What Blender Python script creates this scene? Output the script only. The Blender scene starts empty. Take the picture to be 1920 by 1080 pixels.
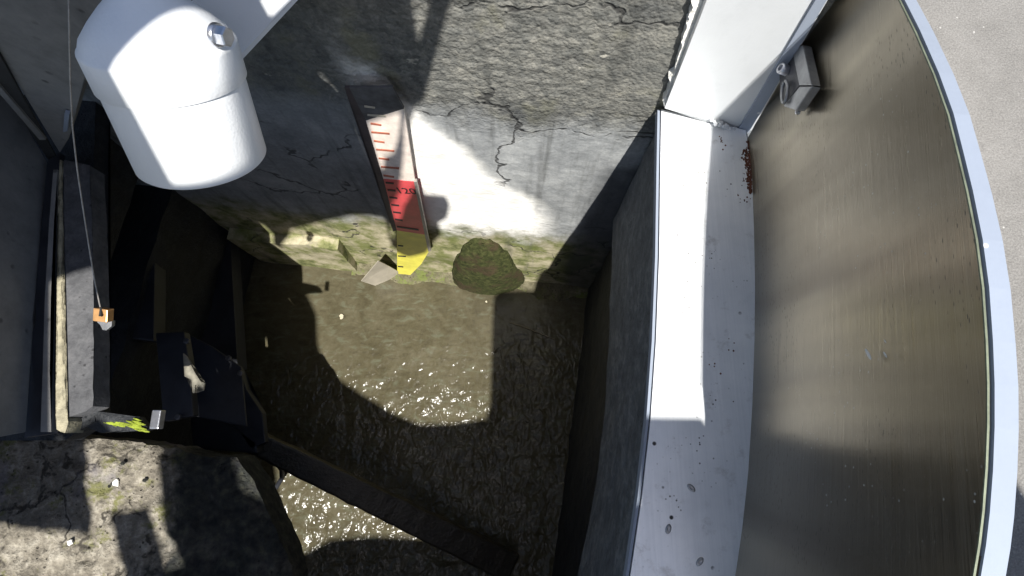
import bpy, bmesh, math, random
from mathutils import Vector, Matrix, noise
from mathutils.geometry import delaunay_2d_cdt
random.seed(7)
S = bpy.context.scene
COL = S.collection
V = Vector

# ------------------------------------------------------------------ camera
FPX = 1000.0                      # focal length in pixels of a 1920 px wide frame
TILT = math.radians(14.57)        # the camera hangs over the well, looking almost straight down
CAM = V((0, 0, 0.6))
FW = V((0, math.sin(TILT), -math.cos(TILT)))
UP = V((0, math.cos(TILT), math.sin(TILT)))
RT = V((1, 0, 0))
cd = bpy.data.cameras.new('camera'); cam = bpy.data.objects.new('camera', cd); COL.objects.link(cam)
cd.sensor_width = 36; cd.lens = 36 * FPX / 1920
cd.clip_start = 0.01; cd.clip_end = 500
cam.matrix_world = Matrix.Translation(CAM) @ Matrix((RT, UP, -FW)).transposed().to_4x4()
S.camera = cam

# the well stands at a slight angle to the camera
E1 = V((0.993, -0.117, 0)).normalized()     # along the gauge wall, to the right
E2 = V((0.117, 0.993, 0)).normalized()      # towards the gauge wall
E3 = V((0, 0, 1))

# ------------------------------------------------------------------ light
SD = (-0.135 * E1 + 0.50 * E2 - E3)          # the way the sunlight travels (per metre of fall)
sun_dir = -SD.normalized()
el = math.asin(sun_dir.z); az = math.atan2(sun_dir.x, sun_dir.y)
W = bpy.data.worlds.new('World'); S.world = W; W.use_nodes = True
wn = W.node_tree.nodes; wl = W.node_tree.links
sky = wn.new('ShaderNodeTexSky'); sky.sky_type = 'NISHITA'; sky.sun_disc = False
sky.sun_elevation = el; sky.sun_rotation = az
sky.air_density = 1.0; sky.dust_density = 1.5
wl.new(sky.outputs[0], wn['Background'].inputs[0]); wn['Background'].inputs[1].default_value = 0.088
sl = bpy.data.lights.new('sun', 'SUN'); so = bpy.data.objects.new('sun', sl); COL.objects.link(so)
sl.energy = 5.0; sl.angle = math.radians(0.5); sl.color = (1, 0.965, 0.90)
so.rotation_euler = sun_dir.to_track_quat('Z', 'Y').to_euler(); so.location = (0, 0, 6)
S.view_settings.view_transform = 'Standard'; S.view_settings.look = 'None'
S.view_settings.gamma = 1; S.view_settings.exposure = 0.9
S.cycles.max_bounces = 8; S.cycles.diffuse_bounces = 3; S.cycles.glossy_bounces = 4
S.cycles.use_denoising = True
S.cycles.sample_clamp_indirect = 6

# ------------------------------------------------------------------ geometry helpers
def ray(px, py):
    return FW + RT * ((px - 960) / FPX) + UP * ((540 - py) / FPX)
def at_z(px, py, z=0.0):
    d = ray(px, py); return CAM + d * ((z - CAM.z) / d.z)
def at_pl(px, py, P, N):
    d = ray(px, py); return CAM + d * ((P - CAM).dot(N) / d.dot(N))
def at_s(px, py, s):
    return CAM + ray(px, py) * s

W0 = V((0.062, 0.412, 0))                   # a point of the gauge wall's face
def at_w(px, py, off=0.0): return at_pl(px, py, W0 - E2 * off, E2)
ZW = -0.90; ZL = -0.12; ZB = -0.40                                  # water level

def link(name, me, m=None, parent=None, smooth=False):
    if isinstance(me, bmesh.types.BMesh):
        b = me; me = bpy.data.meshes.new(name)
        bmesh.ops.recalc_face_normals(b, faces=b.faces)
        b.to_mesh(me); b.free()
    o = bpy.data.objects.new(name, me); COL.objects.link(o)
    if m is not None: me.materials.append(m)
    if parent is not None: o.parent = parent
    if smooth:
        for p in me.polygons: p.use_smooth = True
        me.set_sharp_from_angle(angle=math.radians(50))
    return o
def tag(o, label, cat, group=None, kind=None):
    o['label'] = label; o['category'] = cat
    if group: o['group'] = group
    if kind: o['kind'] = kind
    return o
def thing(name, label, cat, group=None, loc=(0, 0, 0)):
    o = bpy.data.objects.new(name, None); COL.objects.link(o); o.empty_display_size = 0.05
    return tag(o, label, cat, group)
def structure(o):
    o['kind'] = 'structure'; return o

def add_slab(bm, pts, vec):
    """a flat outline PTS swept by VEC"""
    a = [bm.verts.new(p) for p in pts]; b = [bm.verts.new(p + vec) for p in pts]
    n = len(pts)
    fs = [bm.faces.new(a), bm.faces.new(b[::-1])]
    for i in range(n): bm.faces.new((a[i], b[i], b[(i + 1) % n], a[(i + 1) % n]))
    bmesh.ops.triangulate(bm, faces=fs, ngon_method='EAR_CLIP')
    return bm
def slab(pts, vec): return add_slab(bmesh.new(), pts, vec)
def add_box(bm, c, ax, ay, az_):
    """a box centred at C with the three half-axis vectors"""
    v = [bm.verts.new(c + ax * i + ay * j + az_ * k) for i in (-1, 1) for j in (-1, 1) for k in (-1, 1)]
    for f in ((0,1,3,2), (4,6,7,5), (0,4,5,1), (2,3,7,6), (0,2,6,4), (1,5,7,3)): bm.faces.new([v[i] for i in f])
    return bm
def add_strip(bm, a, b, vec):
    """a ribbon between two rows of points, thickened by VEC"""
    A0 = [bm.verts.new(p) for p in a]; B0 = [bm.verts.new(p) for p in b]
    A1 = [bm.verts.new(p + vec) for p in a]; B1 = [bm.verts.new(p + vec) for p in b]
    for i in range(len(a) - 1):
        bm.faces.new((A0[i], A0[i+1], B0[i+1], B0[i])); bm.faces.new((A1[i], A1[i+1], B1[i+1], B1[i]))
        bm.faces.new((A0[i], A0[i+1], A1[i+1], A1[i])); bm.faces.new((B0[i], B0[i+1], B1[i+1], B1[i]))
    for i in (0, -1): bm.faces.new((A0[i], A1[i], B1[i], B0[i]))
    return bm
def frame_for(d):
    d = d.normalized(); a = d.cross(V((0, 0, 1)))
    if a.length < 1e-3: a = d.cross(V((1, 0, 0)))
    a.normalize(); return a, d.cross(a)
def add_tube(bm, pts, r, n=8, cap=True):
    rings = []
    for i, p in enumerate(pts):
        d = (pts[min(i + 1, len(pts) - 1)] - pts[max(i - 1, 0)])
        a, b = frame_for(d)
        rr = r[i] if isinstance(r, (list, tuple)) else r
        rings.append([bm.verts.new(p + (a * math.cos(t) + b * math.sin(t)) * rr) for t in [2 * math.pi * k / n for k in range(n)]])
    for q, s in zip(rings, rings[1:]):
        for k in range(n): bm.faces.new((q[k], q[(k + 1) % n], s[(k + 1) % n], s[k]))
    if cap: bm.faces.new(rings[0]); bm.faces.new(rings[-1])
    return bm
def add_lathe(bm, base, axis, prof, n=64, capends=True):
    a, b = frame_for(axis); axis = axis.normalized(); rings = []
    for h, r in prof:
        rings.append([bm.verts.new(base + axis * h + (a * math.cos(t) + b * math.sin(t)) * r) for t in [2 * math.pi * k / n for k in range(n)]])
    for q, s in zip(rings, rings[1:]):
        for k in range(n): bm.faces.new((q[k], q[(k + 1) % n], s[(k + 1) % n], s[k]))
    if capends: bm.faces.new(rings[0]); bm.faces.new(rings[-1])
    return bm
def along(path, t):
    L_ = [0]
    for a0, b0 in zip(path, path[1:]): L_.append(L_[-1] + (b0 - a0).length)
    d = t * L_[-1]
    for i in range(len(path) - 1):
        if d <= L_[i + 1] + 1e-9: return path[i].lerp(path[i + 1], (d - L_[i]) / (L_[i + 1] - L_[i]))
    return path[-1]
def rough_loop(pts, step, amp, seed=0, skip=()):
    """a ragged version of a closed outline"""
    out = []
    n = len(pts)
    for i in range(n):
        p, q = pts[i], pts[(i + 1) % n]
        k = 1 if i in skip else max(1, int((q - p).length / step))
        for j in range(k):
            t = p.lerp(q, j / k)
            if i not in skip and j:
                w = noise.noise_vector(t * (0.6 / step) + V((seed, 0, 0))) + 0.6 * noise.noise_vector(t * (1.7 / step) + V((seed, 3, 0)))
                d = (q - p).normalized(); nrm = (pts[1] - pts[0]).cross(pts[2] - pts[1]).normalized()
                t = t + d.cross(nrm) * (w.x * amp)
            out.append(t)
    return out
def bevel(o, w=0.002, seg=2, angle=40):
    m = o.modifiers.new('bevel', 'BEVEL'); m.width = w; m.segments = seg; m.limit_method = 'ANGLE'; m.angle_limit = math.radians(angle)
    m.harden_normals = False
    return o

# ------------------------------------------------------------------ materials
class NT:
    def __init__(s, name):
        s.m = bpy.data.materials.new(name); s.m.use_nodes = True
        s.t = s.m.node_tree; s.n = s.t.nodes; s.l = s.t.links
        s.b = s.n['Principled BSDF']; s.tc = None
    def new(s, kind, **kw):
        nd = s.n.new('ShaderNode' + kind)
        for k, v in kw.items(): setattr(nd, k, v)
        return nd
    def put(s, sock, v):
        if hasattr(v, 'links') or isinstance(v, bpy.types.NodeSocket): s.l.new(v, sock)
        elif isinstance(v, (tuple, list)) and len(v) == 3 and sock.type == 'RGBA': sock.default_value = (*v, 1)
        else: sock.default_value = v
    def pos(s):
        if s.tc is None: s.tc = s.new('TexCoord')
        return s.tc.outputs['Object']
    def map(s, scale=(1, 1, 1), rot=(0, 0, 0), loc=(0, 0, 0), src=None):
        m = s.new('Mapping'); s.l.new(src or s.pos(), m.inputs[0])
        m.inputs['Scale'].default_value = scale; m.inputs['Rotation'].default_value = rot; m.inputs['Location'].default_value = loc
        return m.outputs[0]
    def noise(s, scale, detail=4, rough=0.55, vec=None, dist=0.0):
        nd = s.new('TexNoise'); s.l.new(vec or s.pos(), nd.inputs['Vector'])
        nd.inputs['Scale'].default_value = scale; nd.inputs['Detail'].default_value = detail
        nd.inputs['Roughness'].default_value = rough; nd.inputs['Distortion'].default_value = dist
        return nd.outputs['Fac']
    def voro(s, scale, feat='F1', vec=None, rnd=1.0, out='Distance'):
        nd = s.new('TexVoronoi'); nd.feature = feat; s.l.new(vec or s.pos(), nd.inputs['Vector'])
        nd.inputs['Scale'].default_value = scale; nd.inputs['Randomness'].default_value = rnd
        return nd.outputs[out]
    def math(s, op, a, b=0.0, c=None, clamp=False):
        nd = s.new('Math'); nd.operation = op; nd.use_clamp = clamp
        s.put(nd.inputs[0], a); s.put(nd.inputs[1], b)
        if c is not None: s.put(nd.inputs[2], c)
        return nd.outputs[0]
    def step(s, v, lo, hi, a=0.0, b=1.0):
        nd = s.new('MapRange'); nd.interpolation_type = 'SMOOTHSTEP'
        s.put(nd.inputs['Value'], v); nd.inputs['From Min'].default_value = lo; nd.inputs['From Max'].default_value = hi
        nd.inputs['To Min'].default_value = a; nd.inputs['To Max'].default_value = b
        return nd.outputs[0]
    def mix(s, f, a, b, blend='MIX'):
        nd = s.new('Mix'); nd.data_type = 'RGBA'; nd.blend_type = blend
        s.put(nd.inputs[0], f); s.put(nd.inputs[6], a); s.put(nd.inputs[7], b)
        return nd.outputs[2]
    def ramp(s, f, stops):
        nd = s.new('ValToRGB'); e = nd.color_ramp.elements
        e[0].position, e[0].color = stops[0][0], (*stops[0][1], 1)
        e[1].position, e[1].color = stops[-1][0], (*stops[-1][1], 1)
        for p, c in stops[1:-1]:
            x = e.new(p); x.color = (*c, 1)
        s.put(nd.inputs[0], f); return nd.outputs[0]
    def sep(s, vec=None):
        nd = s.new('SeparateXYZ'); s.l.new(vec or s.pos(), nd.inputs[0]); return nd.outputs
    def bump(s, h, strength=0.5, dist=0.01, nrm=None):
        nd = s.new('Bump'); nd.inputs['Strength'].default_value = strength; nd.inputs['Distance'].default_value = dist
        s.put(nd.inputs['Height'], h)
        if nrm is not None: s.l.new(nrm, nd.inputs['Normal'])
        s.l.new(nd.outputs[0], s.b.inputs['Normal']); return nd.outputs[0]
    def out(s, base=None, rough=0.6, metal=0.0, spec=0.5, **kw):
        if base is not None: s.put(s.b.inputs['Base Color'], base)
        s.put(s.b.inputs['Roughness'], rough); s.put(s.b.inputs['Metallic'], metal); s.put(s.b.inputs['Specular IOR Level'], spec)
        for k, v in kw.items(): s.put(s.b.inputs[k], v)
        return s.m

def m_concrete(name, dark, mid, light, scale=1.0, bump=0.5, moss=0.0, rough=0.85, stain=0.5, mosscol=(0.07, 0.085, 0.02)):
    t = NT(name)
    big = t.noise(5 * scale, 5); fine = t.noise(90 * scale, 5, 0.7); mid_n = t.noise(26 * scale, 5, 0.65)
    c = t.ramp(t.math('ADD', t.math('MULTIPLY', mid_n, 0.6), t.math('MULTIPLY', fine, 0.4)), [(0.33, dark), (0.5, mid), (0.66, light)])
    c = t.mix(t.step(big, 0.42, 0.68, 0, stain), c, dark)
    pit = t.step(t.voro(70 * scale), 0.10, 0.22)
    pitm = t.math('MULTIPLY', t.math('SUBTRACT', 1.0, pit), t.step(t.noise(15 * scale), 0.5, 0.6))
    c = t.mix(t.math('MULTIPLY', pitm, 0.7), c, tuple(x * 0.35 for x in dark))
    if moss:
        mk = t.step(t.math('ADD', t.noise(9 * scale, 5, 0.65), t.math('MULTIPLY', t.noise(120 * scale, 3), 0.25)), 0.68 - 0.2 * moss, 0.8 - 0.2 * moss)
        c = t.mix(mk, c, mosscol)
    h = t.math('ADD', t.math('MULTIPLY', fine, 0.35), t.math('MULTIPLY', mid_n, 1.0))
    h = t.math('SUBTRACT', h, t.math('MULTIPLY', pitm, 0.6))
    t.bump(h, bump, 0.012)
    return t.out(c, rough, 0, 0.3)

def m_block(*a):
    m = m_concrete(*a); t = NT.__new__(NT); t.m = m; t.t = m.node_tree; t.n = t.t.nodes; t.l = t.t.links; t.b = t.n['Principled BSDF']; t.tc = None
    x, y, z = t.sep(); n = t.noise(18, 5, 0.65)
    k = t.step(t.math('ADD', x, t.math('MULTIPLY', t.math('SUBTRACT', n, 0.5), 0.12)), -0.628, -0.585)
    k = t.math('MULTIPLY', k, t.step(n, 0.25, 0.5, 0.8, 1.0))
    old = t.b.inputs['Base Color'].links[0].from_socket
    wn_ = t.new('TexNoise'); t.l.new(t.pos(), wn_.inputs['Vector']); wn_.inputs['Scale'].default_value = 14; wn_.inputs['Detail'].default_value = 4
    ws = t.new('VectorMath'); ws.operation = 'SCALE'; ws.inputs['Scale'].default_value = 0.16; t.l.new(wn_.outputs['Color'], ws.inputs[0])
    wv = t.new('VectorMath'); wv.operation = 'ADD'; t.l.new(t.pos(), wv.inputs[0]); t.l.new(ws.outputs[0], wv.inputs[1])
    old = t.mix(t.math('MULTIPLY', t.step(t.voro(9, 'DISTANCE_TO_EDGE', wv.outputs[0]), 0.05, 0.015), t.step(n, 0.45, 0.55, 0, 0.85)), old, (0.025, 0.022, 0.018))
    old = t.mix(t.step(t.noise(7, 4, 0.6, t.map(loc=(3, 1, 0))), 0.56, 0.66, 0, 0.6), old, (0.15, 0.14, 0.155))
    dk = t.ramp(t.noise(60, 4), [(0.35, (0.010, 0.011, 0.012)), (0.55, (0.026, 0.028, 0.024)), (0.7, (0.055, 0.055, 0.04))])
    t.l.new(t.mix(k, old, dk), t.b.inputs['Base Color'])
    return m

def m_gauge_wall():
    """local x along the wall, y into the wall, z up: rough old aggregate above, smoother below, a painted band of reflected sun, green algae at the foot"""
    t = NT('aged_channel_concrete')
    x, y, z = t.sep()
    n1 = t.noise(7, 5, 0.6); n2 = t.noise(22, 5, 0.65); n3 = t.noise(190, 4, 0.75); nb = t.noise(3.1, 3)
    wob = t.math('MULTIPLY', t.math('SUBTRACT', n1, 0.5), 0.22)
    zz = t.math('ADD', z, wob)
    # aggregate
    v1 = t.voro(105); v2 = t.voro(230)
    st = t.mix(t.voro(105, out='Color'), (0.06, 0.063, 0.06), (0.25, 0.24, 0.21))
    agg = t.ramp(t.math('ADD', t.math('MULTIPLY', n2, 0.55), t.math('MULTIPLY', n3, 0.45)), [(0.34, (0.035, 0.038, 0.04)), (0.48, (0.13, 0.133, 0.125)), (0.6, (0.23, 0.225, 0.20)), (0.72, (0.42, 0.40, 0.34))])
    agg = t.mix(0.35, agg, st)
    agg = t.mix(t.step(t.noise(11, 4), 0.55, 0.68, 0, 0.5), agg, (0.16, 0.155, 0.085))
    agg = t.mix(t.step(t.noise(4.2, 4), 0.5, 0.66, 0, 0.6), agg, (0.055, 0.06, 0.065))
    agg = t.mix(t.math('MULTIPLY', t.step(t.noise(19, 4, 0.6, t.map((1, 1, 1.7), loc=(2, 5, 1))), 0.665, 0.70), 0.8), agg, (0.46, 0.44, 0.38))
    # smooth grey lower course
    gr = t.ramp(t.math('ADD', t.math('MULTIPLY', n1, 0.4), t.math('ADD', t.math('MULTIPLY', n2, 0.35), t.math('MULTIPLY', n3, 0.25))), [(0.36, (0.15, 0.16, 0.165)), (0.5, (0.27, 0.28, 0.285)), (0.64, (0.42, 0.43, 0.425))])
    sv = t.map((60, 60, 7)); streak = t.noise(1.0, 4, 0.6, sv)
    gr = t.mix(t.step(streak, 0.5, 0.72, 0, 0.45), gr, (0.12, 0.125, 0.12))
    c = t.mix(t.step(zz, -0.10, -0.02), gr, agg)
    # reflected sunlight painted as a pale band, down to the right from the gauge
    whitish = t.math('ADD', t.math('ADD', z, t.math('MULTIPLY', x, 1.55)), t.math('ADD', t.math('MULTIPLY', wob, 0.9), t.math('MULTIPLY', t.math('SUBTRACT', n2, 0.5), 0.10)))
    glare = t.math('MULTIPLY', t.step(whitish, -0.345, -0.425), t.step(zz, -0.60, -0.49))
    glare = t.math('MULTIPLY', glare, t.step(x, -0.30, -0.24))
    glare = t.math('MULTIPLY', glare, t.step(x, 0.05, -0.03))
    c = t.mix(glare, c, t.mix(t.step(n2, 0.35, 0.6), (0.78, 0.77, 0.73), (0.92, 0.91, 0.88)))
    # algae and tan silt at the foot
    ft = t.step(t.math('ADD', zz, t.math('MULTIPLY', t.math('SUBTRACT', n2, 0.5), 0.16)), -0.48, -0.60)
    alg = t.ramp(n2, [(0.34, (0.09, 0.10, 0.038)), (0.45, (0.185, 0.19, 0.085)), (0.55, (0.30, 0.275, 0.18)), (0.68, (0.42, 0.38, 0.27))])
    alg = t.mix(t.step(n1, 0.50, 0.64, 0, 0.6), alg, (0.12, 0.145, 0.032))
    c = t.mix(ft, c, alg)
    wv = t.new('VectorMath'); wv.operation = 'ADD'; wn_ = t.new('TexNoise'); t.l.new(t.pos(), wn_.inputs['Vector']); wn_.inputs['Scale'].default_value = 9; wn_.inputs['Detail'].default_value = 4
    ws = t.new('VectorMath'); ws.operation = 'SCALE'; ws.inputs['Scale'].default_value = 0.22; t.l.new(wn_.outputs['Color'], ws.inputs[0])
    t.l.new(t.pos(), wv.inputs[0]); t.l.new(ws.outputs[0], wv.inputs[1])
    ck = t.voro(3.2, 'DISTANCE_TO_EDGE', wv.outputs[0])
    nl = t.math('SUBTRACT', 1.0, t.math('MULTIPLY', glare, 0.92))
    ckm = t.math('MULTIPLY', t.math('MULTIPLY', t.step(ck, 0.012, 0.003), t.step(n1, 0.46, 0.54)), nl)
    c = t.mix(t.math('MULTIPLY', ckm, 0.8), c, (0.03, 0.03, 0.03))
    rn = t.noise(1.0, 4, 0.6, t.map((26, 26, 2.2)))
    c = t.mix(t.math('MULTIPLY', t.step(rn, 0.54, 0.70, 0, 0.45), nl), c, (0.045, 0.047, 0.045))
    # shade to the left of the gauge, put into the colour as a darker tone
    left_shade = t.step(t.math('ADD', x, t.math('MULTIPLY', wob, 0.5)), -0.25, -0.33)
    c = t.mix(t.math('MULTIPLY', left_shade, t.step(z, -0.62, -0.52, 0.0, 0.30)), c, (0.05, 0.055, 0.06))
    corner_shade = t.math('MULTIPLY', t.step(t.math('ADD', x, t.math('MULTIPLY', wob, 0.35)), 0.055, 0.105), t.step(zz, -0.12, -0.24))  # shadow by the right corner deepened in the wall's colour
    c = t.mix(t.math('MULTIPLY', corner_shade, 0.75), c, (0.035, 0.038, 0.042))
    k = t.math('ADD', t.math('ADD', t.math('MULTIPLY', t.math('SUBTRACT', 1.0, v1), 0.55), t.math('MULTIPLY', t.math('SUBTRACT', 1.0, v2), 0.35)), t.math('ADD', t.math('MULTIPLY', n2, 0.35), t.math('MULTIPLY', n3, 0.55)))
    k2 = t.math('ADD', t.math('MULTIPLY', n2, 0.5), t.math('MULTIPLY', n3, 0.22))
    up = t.step(zz, -0.12, -0.02)
    h = t.math('SUBTRACT', t.math('ADD', t.math('MULTIPLY', k, up), t.math('MULTIPLY', k2, t.math('SUBTRACT', 1.0, up))), t.math('MULTIPLY', ckm, 0.8))
    t.bump(h, 0.6, 0.0055)
    return t.out(c, 0.9, 0, 0.25)

def m_paint(name, col, rough=0.4, metal=0.0, fleck=0.0, fleckcol=(0.05, 0.05, 0.055), pebble=0.0, dirt=0.15, dirtcol=None, spec=0.5):
    t = NT(name)
    c = t.mix(t.step(t.noise(9, 5, 0.65), 0.42, 0.75, 0, dirt), col, dirtcol or tuple(x * 0.6 for x in col))
    c = t.mix(t.step(t.noise(60, 4, 0.7), 0.5, 0.8, 0, dirt), c, tuple(x * 0.7 for x in col))
    h = t.noise(300, 2)
    if fleck:
        f = t.math('MULTIPLY', t.math('SUBTRACT', 1.0, t.step(t.voro(55), 0.07, 0.13)), t.step(t.noise(14, 3, 0.6), 0.62 - 0.1 * fleck, 0.66 - 0.1 * fleck))
        c = t.mix(f, c, fleckcol)
    if pebble:
        h = t.voro(420, 'SMOOTH_F1'); t.bump(h, pebble, 0.0016)
    else: t.bump(h, 0.06, 0.002)
    return t.out(c, rough, metal, spec)

def m_plain(name, col, rough=0.5, metal=0.0, var=0.25, scale=40, spec=0.5, bump=0.1):
    t = NT(name); n = t.noise(scale, 5, 0.65)
    c = t.ramp(n, [(0.3, tuple(x * (1 - var) for x in col)), (0.7, tuple(min(1, x * (1 + var)) for x in col))])
    t.bump(t.noise(scale * 4, 4), bump, 0.004)
    return t.out(c, rough, metal, spec)

def m_brushed():
    """local x along the sheet, z up the sheet; brushed along x"""
    t = NT('brushed_stainless_steel')
    g = t.noise(1.0, 4, 0.7, t.map((9, 9, 900))); g2 = t.noise(1.0, 3, 0.6, t.map((3, 3, 60)))
    blot = t.noise(6, 4)
    c = t.ramp(t.math('ADD', t.math('MULTIPLY', g, 0.5), t.math('MULTIPLY', blot, 0.5)), [(0.35, (0.27, 0.24, 0.188)), (0.65, (0.39, 0.355, 0.29))])
    refl_dark = t.noise(1.0, 3, 0.55, t.map((13, 1, 1.6)))  # dark gaps between reflections, painted into the steel's colour
    c = t.mix(t.step(refl_dark, 0.40, 0.66, 0, 0.42), c, t.mix(1.0, c, (0.52, 0.50, 0.48), 'MULTIPLY'))
    refl_warm = t.noise(1.0, 3, 0.55, t.map((9, 1, 0.8), loc=(4, 0, 1)))  # warm bright reflection bands, painted into the colour too
    c = t.mix(t.step(refl_warm, 0.50, 0.68, 0, 0.45), c, (0.60, 0.53, 0.40))
    # dark dashes of dirt lying in the grain, and dried splashes
    d = t.voro(1.0, vec=t.map((95, 95, 520)))
    dm = t.math('MULTIPLY', t.math('SUBTRACT', 1.0, t.step(d, 0.10, 0.20)), t.step(t.noise(8, 3), 0.5, 0.58))
    c = t.mix(t.math('MULTIPLY', dm, 0.8), c, (0.045, 0.042, 0.035))
    sp = t.voro(1.0, vec=t.map((120, 120, 150), loc=(3, 1, 2)))
    sm = t.math('MULTIPLY', t.math('SUBTRACT', 1.0, t.step(sp, 0.06, 0.13)), t.step(t.noise(7, 3, vec=t.map((1, 1, 1), loc=(5, 0, 2))), 0.53, 0.60))
    c = t.mix(t.math('MULTIPLY', sm, 0.8), c, (0.6, 0.6, 0.58))
    dirt = t.math('ADD', dm, sm, clamp=True)
    t.bump(t.math('ADD', g, t.math('MULTIPLY', g2, 1.5)), 0.10, 0.002)
    t.put(t.b.inputs['Anisotropic'], 0.85); t.put(t.b.inputs['Anisotropic Rotation'], 0.25)
    tg = t.new('Tangent'); tg.direction_type = 'UV_MAP'; t.l.new(tg.outputs[0], t.b.inputs['Tangent'])
    return t.out(c, t.math('ADD', t.step(g, 0.3, 0.7, 0.27, 0.36), t.math('MULTIPLY', dirt, 0.3)), t.math('SUBTRACT', 1.0, dirt), 0.5)

def m_flange():
    """sill sheet: pale galvanised steel, dark rust-black spots"""
    t = NT('pale_galvanised_steel')
    n = t.noise(16, 5, 0.65); g = t.noise(1.0, 4, 0.7, t.map((400, 6, 20)))
    c = t.ramp(t.math('ADD', t.math('MULTIPLY', n, 0.6), t.math('MULTIPLY', g, 0.4)), [(0.35, (0.64, 0.665, 0.69)), (0.65, (0.79, 0.805, 0.82))])
    f = t.math('MULTIPLY', t.math('SUBTRACT', 1.0, t.step(t.voro(42), 0.07, 0.12)), t.step(t.noise(9, 3, 0.6), 0.50, 0.55))
    f2 = t.math('MULTIPLY', t.math('SUBTRACT', 1.0, t.step(t.voro(150), 0.10, 0.18)), t.step(t.noise(11, 3, 0.6, t.map(loc=(4, 2, 0))), 0.50, 0.60))
    f = t.math('ADD', f, f2, clamp=True)
    c = t.mix(f, c, (0.035, 0.032, 0.03))
    c = t.mix(t.step(t.noise(24, 5, 0.75), 0.54, 0.74, 0, 0.6), c, (0.33, 0.32, 0.31))
    t.bump(t.math('ADD', g, f), 0.08, 0.002)
    return t.out(c, t.math('ADD', 0.34, t.math('MULTIPLY', f, 0.4)), t.math('SUBTRACT', 0.25, t.math('MULTIPLY', f, 0.25)), 0.5)

def m_olive():
    t = NT('dark_olive')
    n = t.noise(9, 5, 0.65); f = t.noise(90, 4, 0.7)
    c = t.ramp(f, [(0.32, (0.018, 0.022, 0.008)), (0.5, (0.036, 0.042, 0.014)), (0.7, (0.075, 0.08, 0.03))])
    c = t.mix(t.step(n, 0.50, 0.62), c, (0.048, 0.036, 0.02))
    t.bump(t.math('ADD', f, n), 0.7, 0.006)
    return t.out(c, 0.95, 0, 0.15)

def m_ground():
    t = NT('worn_pavement')
    f = t.noise(420, 3, 0.7); n = t.noise(22, 5, 0.7); b = t.noise(4, 4)
    c = t.ramp(t.math('ADD', t.math('MULTIPLY', f, 0.55), t.math('ADD', t.math('MULTIPLY', n, 0.25), t.math('MULTIPLY', b, 0.2))), [(0.34, (0.11, 0.106, 0.10)), (0.5, (0.18, 0.173, 0.163)), (0.66, (0.26, 0.252, 0.24))])
    c = t.mix(t.step(n, 0.56, 0.72, 0, 0.5), c, (0.10, 0.095, 0.09))
    p = t.math('MULTIPLY', t.math('SUBTRACT', 1.0, t.step(t.voro(60), 0.05, 0.10)), t.step(t.noise(12, 3), 0.55, 0.62))
    c = t.mix(p, c, (0.42, 0.41, 0.39))
    t.bump(t.math('ADD', f, n), 0.5, 0.004)
    return t.out(c, 0.9, 0, 0.25)

def m_water():
    """shallow turbid water over a brown bed; local x and y in the water plane"""
    t = NT('shallow_brown_water')
    x, y, z = t.sep()
    n = t.noise(11, 5, 0.65, dist=0.6); f = t.noise(60, 5, 0.7, dist=0.8); b = t.noise(3.5, 4)
    c = t.ramp(t.math('ADD', t.math('MULTIPLY', n, 0.6), t.math('MULTIPLY', f, 0.4)), [(0.28, (0.040, 0.034, 0.019)), (0.5, (0.068, 0.060, 0.036)), (0.72, (0.105, 0.094, 0.062))])
    c = t.mix(t.step(b, 0.46, 0.62, 0, 0.55), c, (0.088, 0.078, 0.050))
    fl_ = t.noise(1.0, 4, 0.65, t.map((26, 62, 1), (0, 0, math.radians(-24))), dist=0.5)
    c = t.mix(t.step(fl_, 0.50, 0.70, 0, 0.35), c, (0.13, 0.145, 0.105))
    c = t.mix(t.step(fl_, 0.46, 0.32, 0, 0.35), c, (0.028, 0.024, 0.015))
    near = t.step(y, -0.08, -0.33, 0.14, 1.0)              # quick riffles away from the wall
    st = t.map((1.0, 0.8, 1.0))
    w1 = t.noise(42, 1, 0.5, st, dist=0.6); w2 = t.noise(120, 1, 0.5, st, dist=0.3); w3 = t.noise(9, 1, 0.5, st, dist=0.8)
    h = t.math('ADD', t.math('MULTIPLY', w1, 1.0), t.math('ADD', t.math('MULTIPLY', w2, 0.20), t.math('MULTIPLY', w3, 1.8)))
    h = t.math('MULTIPLY', h, near)
    bp = t.new('Bump'); bp.inputs['Strength'].default_value = 1.0; bp.inputs['Distance'].default_value = 0.0105
    t.l.new(h, bp.inputs['Height'])
    gl = t.new('BsdfGlossy'); gl.inputs['Roughness'].default_value = 0.25; t.l.new(bp.outputs[0], gl.inputs['Normal'])
    fz = t.new('Fresnel'); fz.inputs['IOR'].default_value = 1.45; t.l.new(bp.outputs[0], fz.inputs['Normal'])
    mx = t.new('MixShader'); t.l.new(fz.outputs[0], mx.inputs[0])
    t.bump(t.math('ADD', t.math('MULTIPLY', h, .6), t.math('MULTIPLY', f, .15)), 0.3, 0.008)
    m = t.out(c, 0.7, 0, 0.0)
    t.l.new(t.b.outputs[0], mx.inputs[1]); t.l.new(gl.outputs[0], mx.inputs[2])
    t.l.new(mx.outputs[0], t.n['Material Output'].inputs['Surface'])
    return m

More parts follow.
